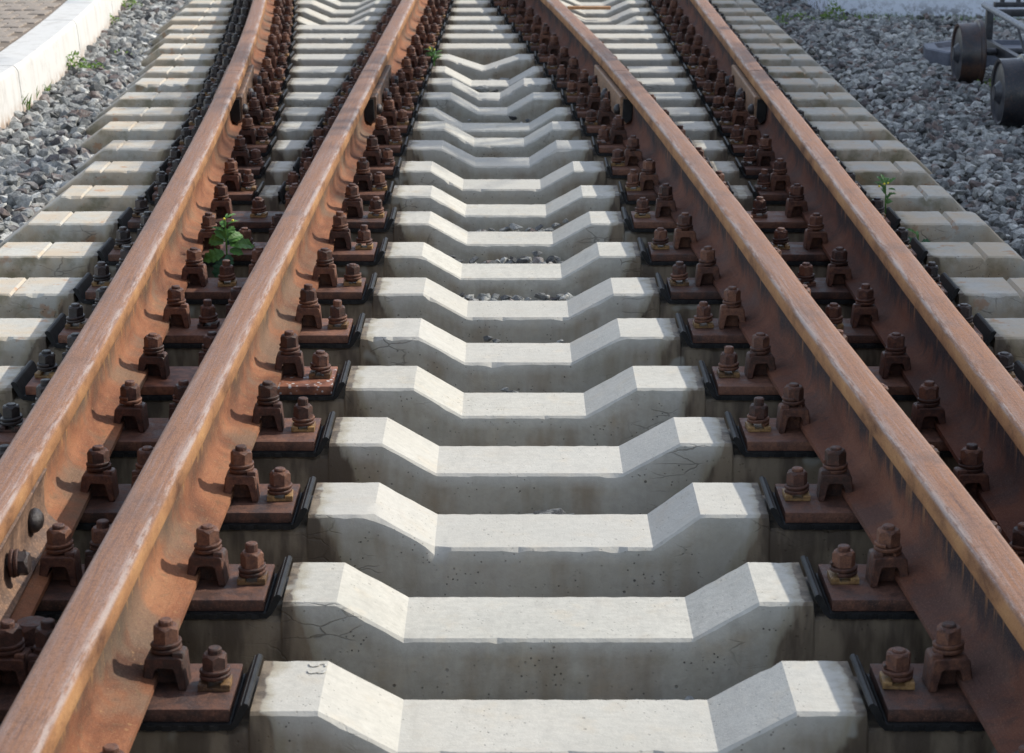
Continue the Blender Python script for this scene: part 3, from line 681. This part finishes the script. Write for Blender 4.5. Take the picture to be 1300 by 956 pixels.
# loose stones one can pick out in the gaps
RM = []
for i, (V, Fc) in enumerate(ROCKS[:10]):
    me = bpy.data.meshes.new('loose_stone'); me.from_pydata(V.tolist(), [], Fc.tolist()); a = me.attributes.new('tint', 'FLOAT', 'POINT'); a.data.foreach_set('value', [(.03, .1, .16, .22, .3, .12, .42, .08, .2, .5)[i]]*len(V)); me.materials.append(M['stone']); RM.append(me)
LOOSE = {}
def loose(px, py, wpx, n):
    LOOSE.setdefault(n, []).append((px, py, wpx))            # n: the sleeper behind the gap
for px, py, wp, n in [(612, 292, 14, 9), (625, 290, 11, 9), (641, 288, 16, 9), (655, 283, 19, 9), (671, 289, 13, 9), (685, 286, 13, 9), (706, 283, 15, 9), (718, 278, 11, 9), (697, 291, 12, 9),
                      (573, 324, 12, 8), (583, 330, 15, 8), (602, 327, 15, 8), (613, 333, 17, 8), (630, 330, 20, 8), (646, 331, 18, 8), (663, 328, 18, 8), (683, 319, 15, 8), (680, 331, 18, 8), (695, 330, 16, 8), (706, 325, 13, 8), (711, 333, 15, 8), (655, 334, 16, 8), (672, 334, 16, 8),
                      (586, 373, 14, 7), (612, 373, 20, 7), (627, 378, 16, 7), (643, 375, 17, 7), (660, 380, 16, 7), (688, 373, 20, 7), (714, 374, 20, 7), (725, 377, 17, 7), (673, 380, 15, 7), (600, 379, 12, 7), (702, 379, 13, 7),
                      (652, 496, 19, 5), (666, 500, 18, 5), (641, 492, 12, 5), (620, 427, 14, 6), (631, 431, 12, 6), (712, 431, 12, 6),
                      (700, 645, 46, 3), (674, 651, 20, 3), (724, 651, 16, 3), (530, 757, 22, 2), (545, 761, 14, 2), (812, 560, 12, 4),
                      (612, 109, 20, 16), (628, 114, 11, 16), (625, 99, 16, 17), (640, 98, 14, 17), (651, 147, 12, 14), (596, 151, 6, 14), (671, 151, 8, 14)]:
    loose(px, py, wp, n)
WHO = {16: 'narrow gap just below the V-dipped sleeper', 17: 'gap under the point of the V-shaped dip'}
rs_ = random.Random(5)
for n, L in LOOSE.items():
    L.sort(); gap = WHO.get(n, f'gap above the {ORD[n]} sleeper up')
    for i, (px, py, wp) in enumerate(L):
        gy = back_y(n)-SW-.075; sc_ = 2891/(gy+.38); r_ = wp/2/sc_/1.05; tt = (py+wp*.22-433.5)/F_PX
        z = HC-gy*(PITCH_T+tt)/(1-PITCH_T*tt)
        o = link('loose_stone', RM[rs_.randrange(len(RM))]); o.location = ((px-650)/sc_, gy, z); o.scale = (r_, r_*.8, r_*rs_.uniform(.75, .95)); o.rotation_euler = (rs_.uniform(-.4, .4), rs_.uniform(-.4, .4), rs_.uniform(-.5, .5))
        big = 'angular' if wp > 14 else 'small'
        pos = 'the only one' if len(L) == 1 else ('leftmost' if i == 0 else ('rightmost' if i == len(L)-1 else ORD[i]+' from left'))
        tag(o, f'{big} grey stone, {pos} in the {gap}', 'stone', 'loose stones in the sleeper gaps')

# wooden lath lying across the far right sleepers
p = at(748, 8, .02); o = thing('wooden_lath', tuple(p), -.03); tag(o, 'short orange-brown wooden lath lying between the right pair of rails near the top', 'lath')
bm = bmesh.new(); box(bm, -.13, .13, -.02, .02, -.018, .0, .003); link('lath', bm2me(bm, 'lath', 40), M['wood'], o)

# ------------------------------------------------------------------ weeds and grass
def leaf_mesh(L, W, lobes=4, fold=.25, droop=.5):
    bm = bmesh.new(); N = lobes*2+1; mid = []; 
    for i in range(N+1):
        t = i/N; mid.append(bm.verts.new((0, L*t, -droop*L*t*t)))
    for sg in (-1, 1):
        ed = []
        for i in range(N+1):
            t = i/N; wv = W*.5*math.sin(math.pi*min(1, t*.92+.06))**.7*(1 if i % 2 else .72)
            if i == N: wv = 0
            ed.append(mid[i] if wv == 0 else bm.verts.new((sg*wv, L*(t+(.05 if i % 2 else -.02)), -droop*L*t*t+fold*wv)))
        for i in range(N):
            vs = [mid[i], mid[i+1]]+([ed[i+1]] if ed[i+1] is not mid[i+1] else [])+([ed[i]])
            bm.faces.new(vs if sg > 0 else vs[::-1])
    return bm2me(bm, 'leaf')
LM = [leaf_mesh(.06, .045, 4), leaf_mesh(.045, .034, 3, .3, .3), leaf_mesh(.05, .014, 3, .1, .6)]
def weed(loc, h, leaves, label, flowers=0, tilt=(0, 0), fine=0):
    # leaves: (height share, angle as seen from the track, size, mesh, material)
    root = thing('weed', tuple(loc)); tag(root, label, 'weed')
    bm = bmesh.new(); top = Vector((tilt[0], tilt[1], h)); tube(bm, (0, 0, -.02), top*.5, .0028, .0024, 6); tube(bm, top*.5, top, .0024, .0015, 6); link('stem', bm2me(bm, 'stem'), M['leaf'], root)
    U = Vector((0, .62, .78)); Xv = Vector((1, 0, 0)); Nn = Vector((0, -.78, .62))
    def put(zt, th, sc, kind, mat):
        d = (Xv*math.cos(th)+U*math.sin(th)+Nn*random.uniform(-.2, .3)).normalized(); nn = (Nn+Vector((random.uniform(-.3, .3), random.uniform(-.2, .2), random.uniform(-.1, .5)))).normalized()
        sx_ = d.cross(nn).normalized(); nn = sx_.cross(d)
        o = mkobj('leaf', LM[kind], root, (0, 0, 0), M[mat]); o.matrix_local = Matrix.Translation(top*zt+d*.01) @ Matrix((sx_, d, nn)).transposed().to_4x4() @ Matrix.Scale(sc, 4)
    for l in leaves: put(*l)
    for i in range(fine): put(random.uniform(.4, 1), random.uniform(.2, 2.9), random.uniform(.5, .9), 2, 'leaf')
    for i in range(flowers):
        bm = bmesh.new(); bmesh.ops.create_icosphere(bm, subdivisions=1, radius=.0042); o = link('flower', bm2me(bm, 'flower'), M['yellow'], root); o.location = top+Vector((random.uniform(-.03, .03), random.uniform(-.01, .01), random.uniform(-.012, .012)))
    return root
p = at(289, 334, .0)
weed(p, .13, [(.4, .3, 1.2, 0, 'leaf'), (.45, .75, .8, 0, 'leaf'), (.3, -.25, .9, 1, 'leaf'), (.45, 2.75, .95, 0, 'leaf'), (.25, 3.5, 1.0, 0, 'leaf'), (.15, -2.1, 1.0, 0, 'leaf2'), (.5, 2.2, 1.0, 1, 'leaf'), (.55, 1.1, .8, 1, 'leaf'), (.45, 1.9, .9, 1, 'leaf2'), (.35, 1.3, .8, 1, 'leaf2'), (.75, 1.9, .7, 1, 'leaf'), (.25, -1.3, .9, 1, 'leaf2')],
     'green lobed-leaf weed with a yellow bud growing between the two left rails', 2, (-.004, 0), 12)
p = at(1124, 283, -.03)
weed(p, .125, [(.55, 2.6, .8, 2, 'leaf'), (.7, .5, .7, 2, 'leaf'), (.1, -.6, .9, 1, 'leaf2'), (.1, -2.2, .8, 1, 'leaf2'), (.15, .3, .8, 1, 'leaf2'), (.2, 2.6, .8, 1, 'leaf2'), (.45, 1.0, .6, 1, 'leaf'), (.0, -1.4, 1.0, 1, 'leaf2')],
     'thin weed with yellow buds growing just right of the rightmost rail', 3, (-.004, 0), 18)
p = at(551, 88, -.02)
weed(p, .10, [(.5, .7, .6, 1, 'leaf'), (.6, 2.2, .6, 1, 'leaf'), (.3, 1.5, .7, 1, 'leaf')], 'small yellow-green weed at the plates right of the second rail, upper middle', 3, (0, 0), 12)
p = at(1165, 318, -.03)
weed(p, .05, [(.3, .4, .8, 1, 'leaf2'), (.3, 2.4, .9, 1, 'leaf2'), (.3, -.3, .7, 1, 'leaf2')], 'low dark green weed beside the rightmost rail below the yellow-budded one', 0, (0, 0), 2)
def tuft(px, py, n, h, spread, label, broad=0, name='grass_tuft', z=-.1, kind=None):
    p = at(px, py, z); bm = bmesh.new()
    for i in range(n):
        a = random.uniform(0, 6.28); r = spread*math.sqrt(random.random()); x, y = r*math.cos(a), r*math.sin(a)*1.4
        hh = h*random.uniform(.5, 1.1); lx, ly = random.uniform(-.5, .5)*hh, random.uniform(-.5, .5)*hh; ww = random.uniform(.0025, .005)*(1+broad); pa = random.uniform(0, 3.14)
        dx, dy = ww*math.cos(pa), ww*math.sin(pa)
        v = [bm.verts.new(q) for q in ((x-dx, y-dy, 0), (x+dx, y+dy, 0), (x+lx*.4+dx*(1+broad*.4), y+ly*.4+dy, hh*.6), (x+lx*.4-dx*(1+broad*.4), y+ly*.4-dy, hh*.6), (x+lx, y+ly, hh*(1-.25*broad*.3)))]
        bm.faces.new(v[:4]); bm.faces.new((v[3], v[2], v[4]))
    if broad:
        bm.free(); bm = bmesh.new()
        for i in range(n*2):
            a = random.uniform(0, 6.28); q = random.random(); rr = spread*q**.6; c0 = Vector((rr*math.cos(a), rr*math.sin(a)*1.3, h*(1-q)*random.uniform(.3, 1.1)))
            d = Vector((math.cos(a)*q+random.gauss(0, .5), math.sin(a)*q+random.gauss(0, .5), random.uniform(-.1, 1.1))).normalized(); sx_ = d.cross(Vector((random.gauss(0, .4), random.gauss(-.3, .4), 1))).normalized()
            L = random.uniform(.012, .026); wv = L*random.uniform(.2, .38); nn = sx_.cross(d)
            v = [bm.verts.new(c0), bm.verts.new(c0+d*L*.5+sx_*wv+nn*.002), bm.verts.new(c0+d*L-nn*.004), bm.verts.new(c0+d*L*.5-sx_*wv+nn*.002)]
            bm.faces.new((v[0], v[1], v[2])); bm.faces.new((v[0], v[2], v[3]))
    o = link(name, bm2me(bm, name), M['grass'] if broad < 3 else M['herb']); o.location = p
    tag(o, label, 'grass' if not broad else 'weed')
    return o
tuft(27, 146, 40, .10, .035, 'upright green grass tuft against the white kerb at the left edge')
tuft(40, 134, 14, .11, .02, 'thin grass blades just right of the tuft at the kerb foot')
tuft(53, 124, 36, .08, .035, 'short grass tuft at the kerb foot below the leafy weed')
tuft(94, 96, 120, .11, .10, 'bushy broad-leaved green weed against the foot of the white kerb', 3, 'kerb_weed')
tuft(122, 92, 40, .05, .07, 'low creeping weed spreading over ballast right of the bushy one', 3, 'kerb_weed')
tuft(137, 36, 110, .09, .10, 'yellow-green weed clump at the kerb foot near the top', 3, 'kerb_weed')
tuft(162, 14, 120, .08, .12, 'broad yellow-green weed clump highest on the left ballast', 3, 'kerb_weed')
tuft(155, 76, 40, .04, .10, 'sparse dull green weed in the middle of the left ballast', 2, 'kerb_weed')
tuft(1058, 28, 90, .13, .08, 'taller dark weed at the corner of the white wall', 1, 'wall_weed', -.08)
tuft(1012, 26, 70, .04, .14, 'flat yellowish weed patch left of the wall corner', 2, 'wall_weed', -.08)
tuft(1255, 113, 40, .035, .10, 'yellowish weed patch on ballast between the two trolley wheels', 2, 'wall_weed', -.08)
bm = bmesh.new()
for i in range(2600):
    t = random.random(); x = 2.02+t*3.0; y = 13.60-.205*(x-2.0)-abs(random.gauss(0, .09)); clump = noise.noise((x*3, 1, 4))+.25
    if clump < random.uniform(-.1, .4): continue
    h = random.uniform(.02, .055); a = random.uniform(0, 3.14); ww = .004
    z = -.1; lx, ly = random.uniform(-.02, .02), random.uniform(-.02, .02)
    v = [bm.verts.new(q) for q in ((x-ww*math.cos(a), y-ww*math.sin(a), z), (x+ww*math.cos(a), y+ww*math.sin(a), z), (x+lx, y+ly, z+h+.02))]; bm.faces.new(v)
tag(link('grass', bm2me(bm, 'grass'), M['grass']), 'thin dull grass growing along the foot of the white wall', 'grass', None, 'stuff')

# ------------------------------------------------------------------ rail trolley and steel tray
GZ = -.082; WR = .15
tr = thing('rail_trolley', (2.2, 10.1, GZ)); tag(tr, 'dark steel rail trolley with flanged wheels standing on ballast at the right edge', 'trolley')
def wheel(x, y, sg, lab=None):
    bm = bmesh.new()
    prof = [(.028, .012), (.10, .014), (.126, .012), (.131, .0), (.142, -.002), (.1435, .004), (.144, .03), (.146, .078), (.150, .086), (.160, .090), (.1625, .096), (.1625, .106), (.158, .111), (.14, .111), (.13, .102), (.03, .09)]
    lathe(bm, prof, 40, 'x')
    me = bm2me(bm, 'wheel', 35); o = link('wheel', me, M['tread'], tr); o.location = (x-2.2, y-10.1, WR+.005)
    if sg < 0: o.rotation_euler = (0, 0, math.pi)
    if lab: o['label'] = lab
    bm = bmesh.new(); lathe(bm, [(.126, .010), (.124, .009), (.05, .005), (.035, -.012), (.03, -.016)], 28, 'x'); link('wheel_disc', bm2me(bm, 'wheel_disc', 30), M['steel'], o)
    bm = bmesh.new(); lathe(bm, [(.03, -.02), (.03, .125)], 16, 'x'); h = link('hub', bm2me(bm, 'hub', 30), M['steel'], o)
wheel(2.14, 10.62, 1, 'wheel with a rust-streaked tread'); wheel(2.05, 9.27, 1); wheel(3.75, 10.62, -1); wheel(3.66, 9.27, -1)
def tb(name, p, q, r, m, n=12):
    bm = bmesh.new(); tube(bm, Vector(p)-Vector((2.2, 10.1, GZ)), Vector(q)-Vector((2.2, 10.1, GZ)), r, r, n); return link(name, bm2me(bm, name, 40), m, tr)
def bar(name, x0, x1, y0, y1, z0, z1, m):
    bm = bmesh.new(); box(bm, x0-2.2, x1-2.2, y0-10.1, y1-10.1, z0-GZ, z1-GZ, .003); return link(name, bm2me(bm, name, 40), m, tr)
tb('axle', (2.13, 10.62, GZ+WR+.012), (3.78, 10.62, GZ+WR+.012), .018, M['steel']); tb('axle', (2.04, 9.27, GZ+WR+.012), (3.7, 9.27, GZ+WR+.012), .018, M['steel'])
tb('handrail', (2.33, 10.95, .27), (2.26, 8.6, .27), .0155, M['tube'], 16); tb('handrail', (3.45, 10.95, .27), (3.38, 8.6, .27), .0155, M['tube'], 16)
for x in (2.335, 3.43):
    bar('post', x, x+.034, 10.90, 10.94, .04, .26, M['steel'])
bar('side_beam', 2.33, 2.36, 8.7, 10.95, .055, .11, M['steel']); bar('side_beam', 3.42, 3.45, 8.7, 10.95, .055, .11, M['steel'])
bar('cross_beam', 2.385, 3.41, 10.92, 10.96, .215, .25, M['steel']); bar('cross_beam', 2.362, 3.418, 10.2, 10.25, .06, .10, M['steel']); bar('cross_beam', 2.362, 3.418, 8.9, 8.95, .06, .10, M['steel'])
tb('brace', (2.345, 10.05, .11), (2.315, 10.15, .26), .006, M['steel'], 8)
lv = bar('lever', 2.40, 3.3, 11.03, 11.07, .25, .275, M['steel'])
for x in (2.44, 2.52):
    bm = bmesh.new(); lathe(bm, [(.012, 0), (.012, .015), (.008, .02)], 10); o = link('bolt', bm2me(bm, 'bolt'), M['steel'], lv); o.location = (x-2.2, 11.05-10.1, .275-GZ)
bar('footboard', 2.45, 3.35, 9.8, 10.1, .045, .062, M['tray'])
ty = thing('steel_tray', (2.7, 11.45, GZ)); tag(ty, 'flat blue-grey steel tray with cut corners lying on ballast behind the trolley wheels', 'tray')
O = [(-.57, -.10), (-.49, -.28), (.6, -.36), (.75, -.3), (.75, .16), (.62, .26), (-.36, .26), (-.55, .1)]
def ring(k, z): return [bm.verts.new((x*k, y*k, z)) for x, y in O]
bm = bmesh.new(); rs = [ring(.97, 0), ring(1, .01), ring(1, .085), ring(.985, .092), ring(.90, .092), ring(.86, .070)]
for a, b_ in zip(rs, rs[1:]):
    for i in range(8): bm.faces.new((a[i], a[(i+1) % 8], b_[(i+1) % 8], b_[i]))
bm.faces.new(rs[-1]); bm.faces.new(rs[0][::-1]); link('tray', bm2me(bm, 'tray', 30), M['tray'], ty)

SC.cycles.max_bounces = 6
print('objects', len(bpy.data.objects))
